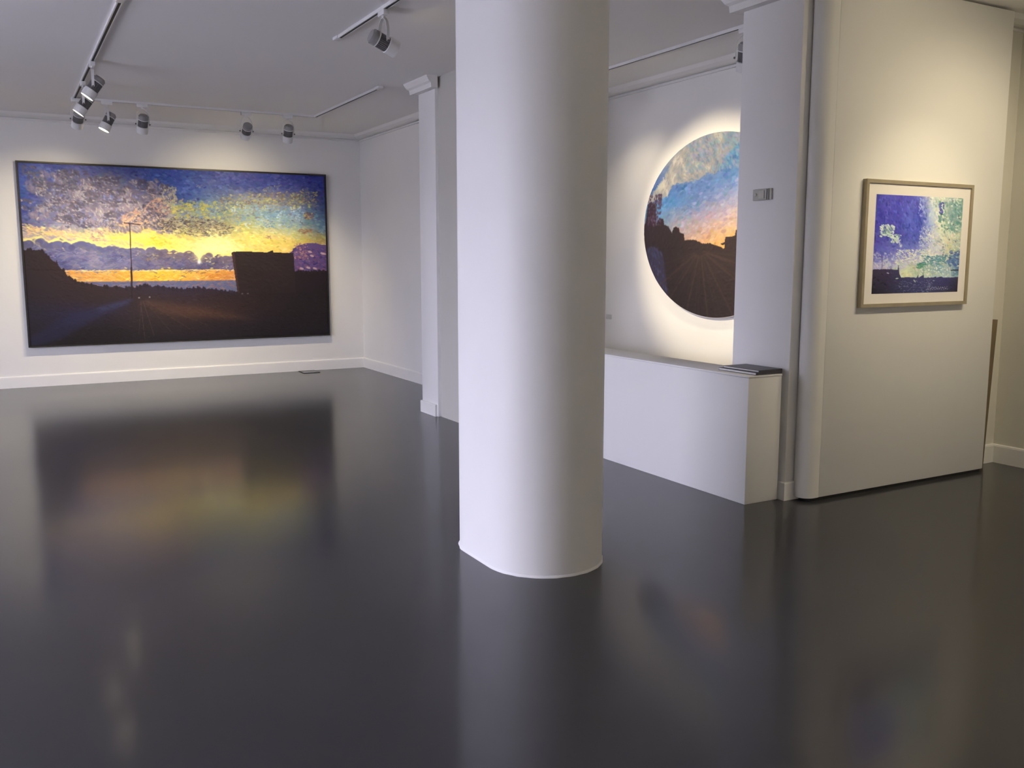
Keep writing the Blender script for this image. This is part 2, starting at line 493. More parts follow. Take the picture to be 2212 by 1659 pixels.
def head_meshes():
    bm = bmesh.new(); add_lathe(bm, [(0.040, 0.102), (0.044, 0.088), (0.050, 0.090), (0.051, 0.084), (0.051, 0.052), (0.047, 0.050)], 28)
    HM['rear_cap'] = bm
    bm = bmesh.new()
    # finned heat sink: a star-shaped prism
    nf = 26
    o = []
    for i in range(nf):
        for r_, f in ((0.050, 0.0), (0.050, 0.55), (0.044, 0.6), (0.044, 0.95)):
            t = 2 * math.pi * (i + f) / nf
            o.append((r_ * math.cos(t), r_ * math.sin(t)))
    add_prism(bm, o, -0.022, 0.050)
    HM['heat_sink'] = bm
    bm = bmesh.new(); add_lathe(bm, [(0.050, -0.0222), (0.057, -0.026), (0.057, -0.094), (0.053, -0.096), (0.050, -0.088)], 32)
    HM['housing'] = bm
    bm = bmesh.new(); add_lathe(bm, [(0.0495, -0.0885), (0.0495, -0.092)], 28)
    HM['lens'] = bm
    bm = bmesh.new(); add_lathe(bm, [(0.046, 0.0502), (0.053, 0.0502), (0.053, 0.0575), (0.0515, 0.0575)], 28, True, False)
    HM['ring'] = bm
    bm = bmesh.new(); add_box(bm, -0.020, 0.020, -0.055, 0.055, -0.034, 0.0, 0.003); 
    add_lathe(bm, [(0.012, -0.034), (0.012, -0.05)], 16)
    HM['adapter'] = bm
    bm = bmesh.new()
    # U-yoke: arch of flat strip from pivot to pivot
    arch = [(-0.066, 0.0), (-0.066, 0.085), (-0.050, 0.130), (-0.020, 0.158), (0.020, 0.158), (0.050, 0.130), (0.066, 0.085), (0.066, 0.0)]
    inn = [(-0.062, 0.0), (-0.062, 0.084), (-0.047, 0.127), (-0.018, 0.154), (0.018, 0.154), (0.047, 0.127), (0.062, 0.084), (0.062, 0.0)]
    ring = arch + inn[::-1]
    f = [bm.verts.new((x, -0.011, z)) for x, z in ring]; g = [bm.verts.new((x, 0.011, z)) for x, z in ring]
    k = len(ring)
    for i in range(k):
        bm.faces.new((f[i], f[(i + 1) % k], g[(i + 1) % k], g[i]))
    for i in range(len(arch) - 1):
        j = k - 1 - i
        bm.faces.new((f[i], f[i + 1], f[j - 1], f[j])); bm.faces.new((g[i], g[i + 1], g[j - 1], g[j]))
    HM['yoke'] = bm
    bm = bmesh.new(); add_lathe(bm, [(0.008, 0.0665), (0.008, 0.076), (0.005, 0.079)], 14)
    HM['knob'] = bm
    for k in list(HM):
        bm = HM[k]
        bmesh.ops.recalc_face_normals(bm, faces=bm.faces)
        me = bpy.data.meshes.new(k); bm.to_mesh(me); bm.free()
        for p in me.polygons: p.use_smooth = True
        me.set_sharp_from_angle(angle=R(35))
        HM[k] = me
    HM['lens_off'] = HM['lens'].copy(); HM['lens_off'].name = 'lens_off'
    for k, m in dict(rear_cap='lamp_grey', ring='lamp_white', heat_sink='sink', housing='lamp_white', lens='lens', lens_off='lens_off', adapter='lamp_white', yoke='lamp_white', knob='sink').items():
        HM[k].materials.append(M[m])


head_meshes()


def obj(name, me, parent, loc=(0, 0, 0), rot=(0, 0, 0)):
    o = bpy.data.objects.new(name, me)
    C.objects.link(o)
    o.parent = parent; o.location = loc; o.rotation_euler = rot
    return o


def spotlight(x, y, aim, label, power=0.0, size=50, blend=0.5, along='x', lit=None, drop=0.205, group='track spotlights', soft=0.03):
    r = tag(empty('track_spotlight', (x, y, TZ - 0.0006)), label, 'spotlight', group)
    piv = Vector((x, y, TZ - drop))
    d = (Vector(aim) - piv).normalized()
    yaw = math.atan2(d.x, d.y)
    t = math.acos(-d.z)
    obj('adapter', HM['adapter'], r, (0, 0, 0), (0, 0, R(90) if along == 'x' else 0))
    yk = obj('yoke', HM['yoke'], r, (0, 0, -drop), (0, 0, -yaw))
    for s_ in (-1, 1):
        obj('knob', HM['knob'], yk, (0, 0, 0), (0, R(90) * s_, 0))
    rot = (t, 0, -yaw)
    for k in ('rear_cap', 'ring', 'heat_sink', 'housing'):
        obj(k, HM[k], r, (0, 0, -drop), rot)
    on = power > 0 if lit is None else lit
    obj('lens', HM['lens' if on else 'lens_off'], r, (0, 0, -drop), rot)
    if power > 0:
        L = bpy.data.lights.new('spot_beam', 'SPOT')
        L.energy = power; L.color = SPOT_COL
        L.spot_size = R(size); L.spot_blend = blend; L.shadow_soft_size = soft
        lo = bpy.data.objects.new('spot_beam', L)
        C.objects.link(lo)
        lo.parent = r
        off = Vector(d) * 0.125
        lo.location = (off.x, off.y, -drop + off.z)
        lo.rotation_euler = rot
    return r


PW = 56
# five heads on the cross rail, aimed at the back wall
spotlight(0.800, 10.60, (0.55, 12.1, 1.35), 'spotlight at the left end of the rear rail, under the two glaring lamps', PW * 0.75, 95, 1.0)
spotlight(1.085, 10.66, (0.05, 10.63, 0.9), 'second spotlight from the left on the rear rail, showing a sliver of lit lens', PW * 0.3, 60, 1.0)
spotlight(1.430, 10.66, (1.25, 12.1, 0.45), 'third spotlight from the left on the rear rail', PW * 1.25, 95, 1.0)
spotlight(2.520, 10.66, (2.55, 12.1, 1.95), 'fourth spotlight from the left on the rear rail', PW * 0.4, 95, 1.0)
spotlight(2.990, 10.66, (3.05, 12.1, 0.50), 'rightmost spotlight on the rear rail, near the track corner', PW, 95, 1.0)
# two on the left rail, aimed at the street-side wall
spotlight(TXL, 8.62, (-1.25, 8.85, 0.0), 'upper of the two glaring spotlights on the left rail', 170, 65, 0.8, along='y')
spotlight(TXL, 9.60, (-1.25, 9.85, 0.0), 'lower of the two glaring spotlights on the left rail', 170, 65, 0.8, along='y')
# one unlit on the short track
spotlight(2.325, 5.93, (5.42, 6.15, 1.72), 'single spotlight on the short track left of the big column', 200, 40, 0.5, along='y')
# oval painting
spotlight(4.735, 5.10, (5.42, 5.95, 1.0), 'spotlight half hidden by the pier with the switch', 55, 66, 0.9, along='y')
spotlight(4.735, 7.15, (5.42, 6.95, 0.8), 'unseen spotlight behind the big column, added to brighten the alcove wall', 10, 130, 1.0, along='y')  # added fill lamp for the alcove, out of sight
# framed picture: its lamp, then two unseen ones added to brighten the panel
spotlight(5.10, 2.55, (5.15, 3.93, 1.1), 'spotlight above and in front of the framed picture', 26, 76, 1.0)
spotlight(5.60, 2.55, (5.65, 3.93, 1.35), 'unseen wide spotlight added to brighten the white movable panel', 24, 125, 1.0)
spotlight(4.72, 2.55, (4.92, 3.93, 2.55), 'unseen spotlight added to brighten the upper part of the white movable panel', 6, 115, 1.0)
# unseen track and lamps added behind the camera for warm bounce light
t5 = tag(empty('lighting_track', (2.0, -1.4, 0)), 'unseen white ceiling track added near the front wall to carry fill lamps', 'lighting track')
rail(t5, (-1.8, -1.4), (5.8, -1.4), 2.0, -1.4)
for k, nm in enumerate(('leftmost', 'second', 'third', 'rightmost')):
    x = -1.2 + 2.1 * k
    spotlight(x, -1.4, (x + 0.1, -3.5, 1.6), nm + ' unseen spotlight added near the front wall for bounce light', 100, 75, 0.8)

# ------------------------------------------------------------------ pictures
nrs = np.random.RandomState(11)


def lin(c):
    c = np.asarray(c, float) / 255.0
    return np.where(c <= 0.04045, c / 12.92, ((c + 0.055) / 1.055) ** 2.4)


def noise2(h, w, fy, fx, oct=4, seed=0):
    """smooth fractal value noise in 0..1"""
    rs = np.random.RandomState(seed)
    out = np.zeros((h, w)); amp = 1.0; tot = 0
    for o in range(oct):
        gy, gx = max(2, int(fy * 2 ** o) + 2), max(2, int(fx * 2 ** o) + 2)
        g = rs.rand(gy, gx)
        y = np.linspace(0, gy - 1.001, h); x = np.linspace(0, gx - 1.001, w)
        y0 = y.astype(int); x0 = x.astype(int)
        ty = (y - y0)[:, None]; tx = (x - x0)[None, :]
        ty = ty * ty * (3 - 2 * ty); tx = tx * tx * (3 - 2 * tx)
        a = g[np.ix_(y0, x0)]; b = g[np.ix_(y0, x0 + 1)]; c_ = g[np.ix_(y0 + 1, x0)]; d = g[np.ix_(y0 + 1, x0 + 1)]
        out += amp * ((a * (1 - tx) + b * tx) * (1 - ty) + (c_ * (1 - tx) + d * tx) * ty)
        tot += amp; amp *= 0.55
    return out / tot


def grid_color(rows, vs, U, V):
    """bilinear colour field from a coarse palette grid"""
    g = np.array(rows, float)
    nu = g.shape[1]
    fu = np.clip(U, 0, 1) * (nu - 1)
    i = np.clip(fu.astype(int), 0, nu - 2); tu = (fu - i)[..., None]
    fv = np.interp(V, vs, np.arange(len(vs)))
    j = np.clip(fv.astype(int), 0, len(vs) - 2); tv = (fv - j)[..., None]
    return (g[j, i] * (1 - tu) + g[j, i + 1] * tu) * (1 - tv) + (g[j + 1, i] * (1 - tu) + g[j + 1, i + 1] * tu) * tv


class Paint:
    def __init__(self, w, h):
        self.w, self.h = w, h
        self.V, self.U = np.meshgrid((np.arange(h) + 0.5) / h, (np.arange(w) + 0.5) / w, indexing='ij')
        self.k, self.nk = 0.62, 2.2
        self.im = np.zeros((h, w, 3)); self.hh = np.zeros((h, w))

    def fill(self, mask, col):
        m = np.clip(mask, 0, 1)[..., None]
        self.im = self.im * (1 - m) + np.asarray(col, float) * m

    def stroke(self, u, v, L, W, ang, col, a=0.9, bristle=True):
        """one dab of the brush, L and W in pixels"""
        cx_, cy_ = u * self.w, v * self.h
        r = int(L + 2)
        x0, x1, y0, y1 = max(0, int(cx_ - r)), min(self.w, int(cx_ + r + 1)), max(0, int(cy_ - r)), min(self.h, int(cy_ + r + 1))
        if x1 <= x0 or y1 <= y0: return
        yy, xx = np.mgrid[y0:y1, x0:x1]
        dx, dy = xx + 0.5 - cx_, yy + 0.5 - cy_
        ca, sa = math.cos(ang), math.sin(ang)
        p, q = (dx * ca + dy * sa) / L, (-dx * sa + dy * ca) / W
        m = np.clip((1 - (p * p + q * q)) * 2.2, 0, 1) * a
        col = np.asarray(col, float)
        sub = self.im[y0:y1, x0:x1]
        sub[:] = sub * (1 - m[..., None]) + col * m[..., None]
        hs = self.hh[y0:y1, x0:x1]
        hs[:] = hs * (1 - 0.6 * m) + m * (0.35 + 0.65 * abs(math.sin(u * 91 + v * 57)))

    def dabs(self, n, box_, L, W, ang, col=None, jit=14, a=0.85, where=None, shift=0.0, seed=1, field=None):
        """n dabs inside box; colour picked from the picture itself (plus jitter) unless a palette is given"""
        rs = np.random.RandomState(seed)
        for k in range(int(n * self.nk)):
            u = box_[0] + rs.rand() * (box_[1] - box_[0]); v = box_[2] + rs.rand() * (box_[3] - box_[2])
            if where is not None and not where(u, v, rs): continue
            if col is None:
                uu = min(max(u + rs.randn() * shift, 0), 0.999); vv = min(max(v + rs.randn() * shift, 0), 0.999)
                c = self.im[int(vv * self.h) % self.h, int(uu * self.w) % self.w].copy()
            elif field is not None:
                t = np.clip((field[int(v * self.h), int(u * self.w)] - .32) / .36 + rs.randn() * .13, 0, .999) * (len(col) - 1)
                c = np.array(col[int(t)], float) * (1 - t % 1) + np.array(col[int(t) + 1], float) * (t % 1)
            else:
                c = np.array(col[rs.randint(len(col))], float)
            c = np.clip(c + rs.randn() * jit + rs.randn(3) * jit * 0.45, 0, 255)
            s = (0.6 + 0.8 * rs.rand()) * self.k
            an = ang(u, v) if callable(ang) else ang
            self.stroke(u, v, L * s, W * s, an + rs.randn() * 0.35, c, a)

    def line(self, pts, wpx, col, a=1.0):
        for (u0, v0), (u1, v1) in zip(pts[:-1], pts[1:]):
            n = int(max(abs(u1 - u0) * self.w, abs(v1 - v0) * self.h)) + 1
            for k in range(n + 1):
                t = k / n
                self.stroke(u0 + (u1 - u0) * t, v0 + (v1 - v0) * t, max(1.2, wpx), max(1.0, wpx), 0, col, a)


def edge(U, pts, rough=0.0, f=40, seed=3, w=600):
    """a height profile v(u) through points with rough bumps"""
    p = np.array(pts)
    y = np.interp(U, p[:, 0], p[:, 1])
    if rough:
        nz = noise2(2, U.shape[1], 1, f, 3, seed)[0]
        y = y + (nz - 0.5)[None, :] * 2 * rough
    return y


def soft(m, n=3):
    for _ in range(n):
        m = (m + np.roll(m, 1, 0) + np.roll(m, -1, 0) + np.roll(m, 1, 1) + np.roll(m, -1, 1)) / 5
    return m


def poly_mask(U, V, pts):
    inside = np.zeros(U.shape, bool)
    n = len(pts)
    for i in range(n):
        (x0, y0), (x1, y1) = pts[i], pts[(i + 1) % n]
        if y0 == y1: continue
        cond = ((V >= min(y0, y1)) & (V < max(y0, y1)))
        inside ^= cond & (U < (x1 - x0) * (V - y0) / (y1 - y0) + x0)
    return inside.astype(float)


def paint_sunset():
    P = Paint(660, 390); P.k, P.nk = 0.5, 3.2
    U, V = P.U, P.V
    vs = [0, .08, .16, .24, .32, .40, .47, .56, .60]
    rows = [
        [(82, 90, 142), (75, 86, 142), (85, 90, 140), (88, 96, 148), (62, 80, 142), (52, 74, 142), (68, 80, 132), (85, 90, 142), (80, 85, 152), (70, 75, 142), (52, 58, 128)],
        [(72, 90, 155), (84, 92, 135), (110, 112, 138), (112, 112, 132), (68, 90, 152), (58, 85, 152), (78, 90, 138), (85, 95, 150), (80, 90, 150), (82, 90, 142), (58, 68, 132)],
        [(68, 86, 152), (104, 106, 128), (130, 120, 132), (122, 114, 130), (118, 118, 138), (66, 95, 158), (104, 124, 145), (135, 142, 135), (145, 145, 125), (120, 122, 120), (72, 85, 132)],
        [(72, 84, 142), (115, 118, 138), (132, 130, 148), (138, 130, 138), (160, 140, 128), (140, 158, 148), (132, 155, 152), (152, 165, 125), (122, 158, 170), (122, 150, 165), (82, 105, 132)],
        [(95, 98, 135), (128, 130, 155), (122, 130, 160), (180, 152, 125), (208, 168, 118), (150, 148, 125), (158, 152, 115), (186, 184, 115), (175, 186, 145), (145, 160, 138), (98, 125, 142)],
        [(168, 155, 148), (216, 186, 130), (235, 208, 120), (238, 218, 98), (238, 218, 88), (236, 218, 100), (252, 238, 140), (242, 220, 112), (236, 212, 105), (206, 188, 92), (165, 148, 92)],
        [(122, 112, 122), (170, 155, 145), (228, 212, 130), (244, 226, 78), (242, 224, 80), (248, 230, 110), (255, 246, 160), (250, 228, 125), (240, 208, 100), (222, 182, 90), (190, 150, 92)],
        [(122, 112, 122), (170, 155, 145), (210, 200, 130), (240, 220, 90), (240, 215, 80), (252, 236, 150), (250, 232, 130), (240, 210, 110), (240, 205, 100), (222, 182, 90), (190, 150, 92)],
        [(122, 112, 122), (170, 155, 145), (210, 200, 130), (240, 220, 90), (240, 215, 80), (252, 236, 150), (250, 232, 130), (240, 210, 110), (240, 205, 100), (222, 182, 90), (190, 150, 92)]]
    P.im = grid_color(rows, vs, U, V)
    n = noise2(P.h, P.w, 10, 16, 4, 5)
    P.im += ((n - 0.5) * 40)[..., None]
    P.dabs(2600, (0, 1, 0, 0.5), 9, 4, 0.15, jit=9, shift=0.012, seed=2)
    # broken cloud over the left: greys, mauves, warm cream lights on lower edges
    fld = noise2(P.h, P.w, 9, 13, 4, 21)
    fine = noise2(P.h, P.w, 24, 34, 3, 22)
    mix = fld * .45 + fine * .55

    def left(u, v, rs):
        c = fld[int(v * P.h), int(u * P.w)]
        d = ((u - .25) / .27) ** 2 + ((v - .19 - .12 * (u - .2)) / .17) ** 2
        return c * .5 + fine[int(v * P.h), int(u * P.w)] * .5 - .15 * d > 0.405
    flow = lambda u, v: 0.55 + 5 * (fld[int(v * P.h), int(u * P.w)] - .5)
    P.dabs(1300, (0.02, .5, .02, .37), 9, 4.5, flow, [(72, 80, 116), (86, 88, 108), (100, 96, 106), (112, 104, 114), (126, 114, 124), (142, 130, 136), (160, 150, 152)], 6, 0.55, left, seed=3, field=mix)
    P.dabs(330, (0.04, .5, .06, .36), 6, 2.2, flow, [(150, 140, 138), (178, 168, 158), (196, 182, 150)], 8, 0.75, lambda u, v, rs: left(u, v, rs) and mix[int(v * P.h), int(u * P.w)] > .54, seed=4)
    P.dabs(260, (0.06, .36, .08, .36), 6, 2.6, flow, [(104, 110, 168), (118, 124, 176), (136, 142, 184)], 6, 0.7, lambda u, v, rs: left(u, v, rs) and fine[int(v * P.h), int(u * P.w)] < .43, seed=41)
    P.dabs(170, (0.30, .50, .17, .33), 7, 3, -0.5, [(150, 122, 122), (190, 146, 122), (206, 162, 125), (216, 180, 125)], 7, 0.75, lambda u, v, rs: abs(v - (.33 - (u - .3) * .9)) < .06, seed=5, field=mix)
    rs = np.random.RandomState(88)

    def fleck(u, v, r_, dark, light, tilt=0.5, n=12):
        # one small cloud: dark body, lit lower-left rim
        for k in range(n):
            a_, q = rs.rand() * 6.283, math.sqrt(rs.rand())
            c = np.array(dark[rs.randint(len(dark))], float) + rs.randn() * 5
            P.stroke(u + math.cos(a_) * q * r_ * 1.5, v + math.sin(a_) * q * r_ * 1.1, r_ * P.w * .42, r_ * P.w * .22, tilt + rs.randn() * .5, c, .8)
        for k in range(int(n * .55)):
            a_ = 1.2 + rs.rand() * 2.6
            c = np.array(light[rs.randint(len(light))], float) + rs.randn() * 7
            P.stroke(u + math.cos(a_) * r_ * 1.5, v + math.sin(a_) * r_ * 1.2, r_ * P.w * .3, r_ * P.w * .1, tilt + rs.randn() * .5, c, .8)
    for k in range(100):
        u, v = .02 + rs.rand() * .47, .02 + rs.rand() * .33
        d = ((u - .25) / .27) ** 2 + ((v - .19 - .12 * (u - .2)) / .17) ** 2
        if d > 1.1: continue
        warm = rs.rand() < .2 + .9 * max(0, u - .2) + .8 * max(0, v - .2)
        fleck(u, v, .007 + .011 * rs.rand(), [(84, 82, 92), (98, 92, 98), (110, 98, 104), (92, 88, 108)], [(206, 178, 150), (210, 190, 150), (196, 160, 138)] if warm else [(170, 164, 160), (184, 176, 160), (150, 154, 176)])
    for k in range(70):
        u = .5 + rs.rand() * .46
        v = .27 - .27 * (u - .5) + rs.randn() * .05
        if v < .07 or v > .34: continue
        fleck(u, v, .005 + .006 * rs.rand(), [(118, 116, 112), (136, 130, 112), (112, 122, 140)], [(206, 196, 104), (190, 184, 110), (214, 204, 140)], -.1, 8)
    P.dabs(46, (0.43, .475, .10, .25), 5, 3.5, 0.8, [(168, 162, 140), (196, 186, 140), (125, 128, 140)], 10, 0.8, seed=42)
    for (u, v) in ((.03, .04), (.045, .07), (.06, .10), (.13, .05), (.145, .08), (.15, .11)):
        P.dabs(12, (u - .02, u + .02, v - .025, v + .025), 6, 3.5, 0.7, [(95, 92, 102), (110, 104, 108), (84, 86, 108)], 8, 0.8, seed=int(u * 999))
    # diagonal bars of warm light reaching down from the left cloud
    P.dabs(420, (0.0, .36, .30, .47), 10, 3, 0.42, [(232, 190, 128), (240, 205, 130), (222, 178, 130), (238, 214, 120)], 8, 0.7, lambda u, v, rs: 0.015 < v - (.315 + .28 * u) < .085, seed=6)
    P.dabs(130, (0.0, .22, .36, .45), 11, 3, 0.1, [(172, 158, 152), (188, 168, 150), (160, 150, 158)], 7, 0.7, lambda u, v, rs: v > .375 + .22 * u, seed=7)
    # yellow-green flecks to the right
    def band(u, v, rs): return abs(v - (.27 - .27 * (u - .5))) < .045
    P.dabs(300, (.5, .97, .1, .33), 6.5, 3.2, -0.12, [(104, 110, 128), (132, 132, 120), (160, 156, 112), (184, 178, 98), (206, 194, 102)], 7, 0.85, band, seed=8, field=mix)
    P.dabs(90, (.62, .96, .09, .19), 6, 3, -0.1, [(138, 122, 96), (160, 142, 88), (190, 172, 100), (110, 100, 105)], 10, 0.8, lambda u, v, rs: abs(v - (.17 - .14 * (u - .65))) < .035, seed=81)
    P.dabs(120, (.66, .92, .19, .33), 4.5, 3, 0, [(116, 146, 166), (128, 158, 172), (150, 178, 184), (186, 204, 200)], 6, 0.8, seed=9, field=fine)
    P.dabs(60, (.46, .62, .18, .28), 6, 4, 0, [(150, 165, 150), (170, 176, 110), (196, 190, 80), (120, 145, 165)], 10, 0.8, seed=10)
    for (u, v) in ((.47, .23), (.515, .215), (.565, .215)):
        P.dabs(14, (u - .013, u + .013, v - .02, v + .02), 4.5, 3, 0, [(205, 196, 90), (190, 184, 110)], 8, 0.85, seed=int(u * 1000))
    # dark flecked cloud above the sun
    def flock(u, v, rs): return ((u - .54) / .125) ** 2 + ((v - .33 - .1 * (u - .54)) / .055) ** 2 < 1
    P.dabs(330, (.4, .68, .26, .4), 6.5, 1.9, 0.08, [(98, 88, 78), (120, 108, 90), (150, 138, 100), (84, 78, 84), (205, 190, 130)], 10, 0.85, flock, seed=12)
    P.dabs(26, (.92, .955, .23, .27), 5, 3, -.4, [(120, 95, 90), (180, 160, 90), (95, 85, 105)], 8, 0.85, seed=13)
    P.dabs(14, (.90, .945, .335, .36), 6, 2.2, .1, [(140, 105, 80), (160, 125, 80)], 8, 0.85, seed=14)
    P.dabs(7, (.775, .795, .375, .395), 5, 2, .1, [(150, 120, 100), (190, 150, 100)], 8, 0.8, seed=15)
    # glow around the sun
    d2 = ((U - .575) / .10) ** 2 + ((V - .46) / .075) ** 2
    P.fill(np.exp(-d2) * 0.65, (255, 246, 165))
    P.dabs(60, (.2, .245, .36, .42), 5, 2.5, .2, [(150, 120, 130), (190, 150, 130)], 8, .7, lambda u, v, rs: rs.rand() < .25, seed=16)
    # cloud bank
    bank = [(0, .425), (.006, .421), (.054, .403), (.071, .437), (.09, .418), (.109, .409), (.135, .436), (.169, .416), (.197, .427), (.234, .457), (.264, .435), (.307, .461), (.342, .449), (.361, .465), (.392, .446), (.416, .478), (.425, .45), (.44, .475), (.458, .466), (.488, .49), (.51, .466), (.53, .498), (.541, .545), (.555, .505), (.575, .482), (.590, .505), (.61, .49), (.625, .505), (.643, .50), (.66, .50)]
    e = edge(U, bank, .008, 60, 7)
    inb = ((V > e) & (V < .59) & (U < .68)).astype(float)
    rim = ((V > e - .014) & (V <= e) & (U < .68)).astype(float)
    P.fill(rim * .55, (248, 232, 120))
    bc = grid_color([[(96, 92, 112), (104, 104, 140), (108, 108, 142), (112, 110, 138), (128, 112, 118), (124, 106, 112), (118, 102, 112)],
                     [(78, 80, 108), (98, 100, 138), (110, 112, 142), (104, 104, 138), (112, 102, 120), (110, 98, 116), (104, 92, 112)],
                     [(74, 76, 110), (98, 100, 132), (118, 118, 140), (106, 104, 130), (106, 96, 112), (100, 88, 106), (98, 86, 104)]], [.42, .5, .585], U / .66, V)
    P.fill(inb, 0); P.im += bc * inb[..., None]
    def ib(u, v, rs): return u < .66 and v > np.interp(u, *np.array(bank).T) + .012 and v < .578
    P.dabs(900, (0, .66, .42, .585), 8, 4.2, 0.0, jit=6, shift=.012, where=ib, seed=17)
    P.dabs(420, (.0, .66, .42, .58), 10, 4.5, -.1, [(72, 74, 106), (88, 90, 122), (106, 104, 132), (126, 120, 140), (146, 138, 148)], 5, .55, ib, seed=18, field=mix)
    P.dabs(60, (.36, .43, .45, .53), 4, 3, 1.2, [(92, 78, 88), (150, 128, 90)], 8, .6, ib, seed=19)
    rs = np.random.RandomState(71)
    bx, by = np.array(bank).T
    puffs = []
    for k in range(150):
        u = rs.rand() * .655
        if abs(u - .541) < .014: continue
        rad = 4.5 + 6.5 * rs.rand()
        puffs.append((u, np.interp(u, bx, by) + .004 + rad / P.h * (.55 + .5 * rs.rand()), rad))
    for u, v, rad in puffs: P.stroke(u - .002, v - .006, rad + 1.6, rad + 1.2, 0, (246, 228, 130), .6)
    for u, v, rad in puffs:
        t = min(u / .66, .999) * 6
        b0 = np.array([(92, 90, 112), (98, 98, 132), (104, 104, 136), (106, 104, 132), (120, 108, 118), (116, 102, 112), (110, 96, 108)], float)
        c = b0[int(t)] * (1 - t % 1) + b0[min(6, int(t) + 1)] * (t % 1)
        P.stroke(u, v, rad, rad * .9, 0, c + rs.randn() * 6, .95)
    for u, v, rad in puffs[::2]:
        P.stroke(u - .004, v + rad * .4 / P.h, rad * .6, rad * .45, .3, P.im[min(P.h - 1, int((v + .02) * P.h)), int(u * P.w)] * .9, .6)
    P.dabs(260, (0, .66, .47, .583), 10, 3, 0.0, jit=5, shift=.012, where=ib, seed=72)
    # sun
    P.fill(np.exp(-(((U - .541) / .006) ** 2 + ((V - .537) / .012) ** 2)), (255, 255, 235))
    P.fill(np.exp(-(((U - .541) / .016) ** 2 + ((V - .50) / .025) ** 2)) * .75, (255, 244, 160))
    # orange strip and far blue strip
    st = ((V > .585 + .004 * np.sin(U * 40)) & (V < .65)).astype(float)
    sc_ = grid_color([[(226, 170, 88), (222, 160, 78), (226, 170, 72), (244, 200, 62), (236, 178, 70), (222, 150, 76)], [(222, 160, 80), (222, 165, 88), (220, 156, 70), (236, 182, 60), (222, 152, 66), (205, 130, 70)]], [.585, .65], U / .68, V)
    P.fill(st, 0); P.im += sc_ * st[..., None]
    P.dabs(330, (.08, .67, .588, .645), 12, 2.0, 0.0, jit=10, shift=.01, seed=20)
    P.dabs(40, (.1, .67, .583, .592), 10, 1.3, 0, [(246, 214, 140)], 5, .8, seed=22)
    bl = ((V > .648) & (V < .76)).astype(float)
    P.fill(bl * (U < .7), (98, 102, 126))
    P.dabs(200, (.1, .68, .65, .70), 10, 2, 0, [(104, 106, 128), (120, 112, 122), (88, 92, 122), (150, 112, 100)], 6, .7, seed=23)
    # purple cloud at the right
    pe = edge(U, [(.86, .48), (.875, .465), (.893, .436), (.929, .416), (.965, .425), (1, .43)], .008, 50, 9)
    pm = ((V > pe) & (U > .862) & (V < .62)).astype(float)
    P.fill(pm, (92, 72, 112))
    def ip(u, v, rs): return u > .875 and v > .45
    P.dabs(160, (.87, 1, .44, .61), 7, 4, .3, [(86, 66, 108), (102, 76, 110), (120, 82, 108), (72, 60, 104)], 8, .85, ip, seed=24)
    P.dabs(26, (.88, .93, .42, .52), 5, 2.5, .8, [(150, 105, 110), (176, 130, 110)], 8, .8, seed=25)
    for (u, v) in ((.938, .475), (.945, .50), (.985, .485), (.992, .487), (.93, .575), (.955, .58), (.905, .58)):
        P.stroke(u, v, 6, 3, .3, (196, 160, 150), .9)
    # ground silhouettes
    hill = [(0, .47), (.047, .466), (.05, .47), (.073, .514), (.083, .53), (.09, .54), (.093, .525), (.098, .56), (.109, .584), (.112, .575), (.12, .612), (.135, .625), (.147, .645), (.165, .655), (.189, .664), (.227, .674), (.305, .685), (.335, .682), (.36, .667), (.38, .677), (.431, .688), (.483, .699), (.536, .691), (.578, .701), (.616, .712), (.659, .722), (.67, .72), (.866, .70), (.87, .592), (.932, .6), (1, .593)]
    e = edge(U, hill, .009, 90, 13)
    g = (V > e).astype(float)
    gc = grid_color([[(44, 34, 34), (50, 36, 36), (54, 42, 48), (52, 46, 72), (48, 44, 72), (46, 40, 60), (42, 30, 32), (36, 26, 28), (36, 26, 28)],
                     [(40, 33, 36), (48, 36, 38), (52, 40, 40), (54, 42, 44), (50, 38, 44), (48, 34, 36), (42, 30, 30), (34, 26, 27), (34, 26, 27)],
                     [(38, 34, 44), (40, 36, 54), (46, 38, 44), (56, 44, 42), (62, 44, 38), (54, 38, 34), (44, 32, 32), (35, 28, 28), (34, 27, 27)],
                     [(34, 28, 32), (33, 27, 29), (36, 29, 30), (46, 38, 38), (46, 36, 36), (40, 32, 34), (36, 29, 32), (34, 27, 30), (33, 26, 28)],
                     [(30, 25, 27), (29, 24, 25), (31, 26, 27), (36, 32, 34), (36, 30, 34), (32, 28, 31), (31, 26, 29), (31, 26, 28), (30, 25, 27)]], [.60, .74, .83, .92, 1.0], U, V)
    P.fill(g, 0); P.im += gc * g[..., None]
    for k in range(90):
        u = nrs.rand(); v = np.interp(u, *np.array(hill).T)
        P.stroke(u, v + .004, 4 + 3 * nrs.rand(), 3, 1.4, (44, 36, 44) if .3 < u < .68 else (42, 32, 34), .95)
    # road, verge and field furrows
    P.fill(soft(poly_mask(U, V, [(.322, .752), (.29, .757), (.184, .797), (.097, .854), (.0, .95), (.0, 1.0), (.03, 1.0), (.1, .96), (.2, .86), (.30, .79)]), 40) * .5, (46, 46, 76))
    P.fill(soft(poly_mask(U, V, [(.322, .75), (.28, .762), (.2, .80), (.22, .82), (.29, .79)]), 20) * .5, (66, 70, 96))
    P.fill(soft(poly_mask(U, V, [(.335, .752), (.454, .782), (.612, .838), (.74, .895), (.6, .88), (.45, .86), (.36, .80)]), 60) * .55, (92, 64, 48))
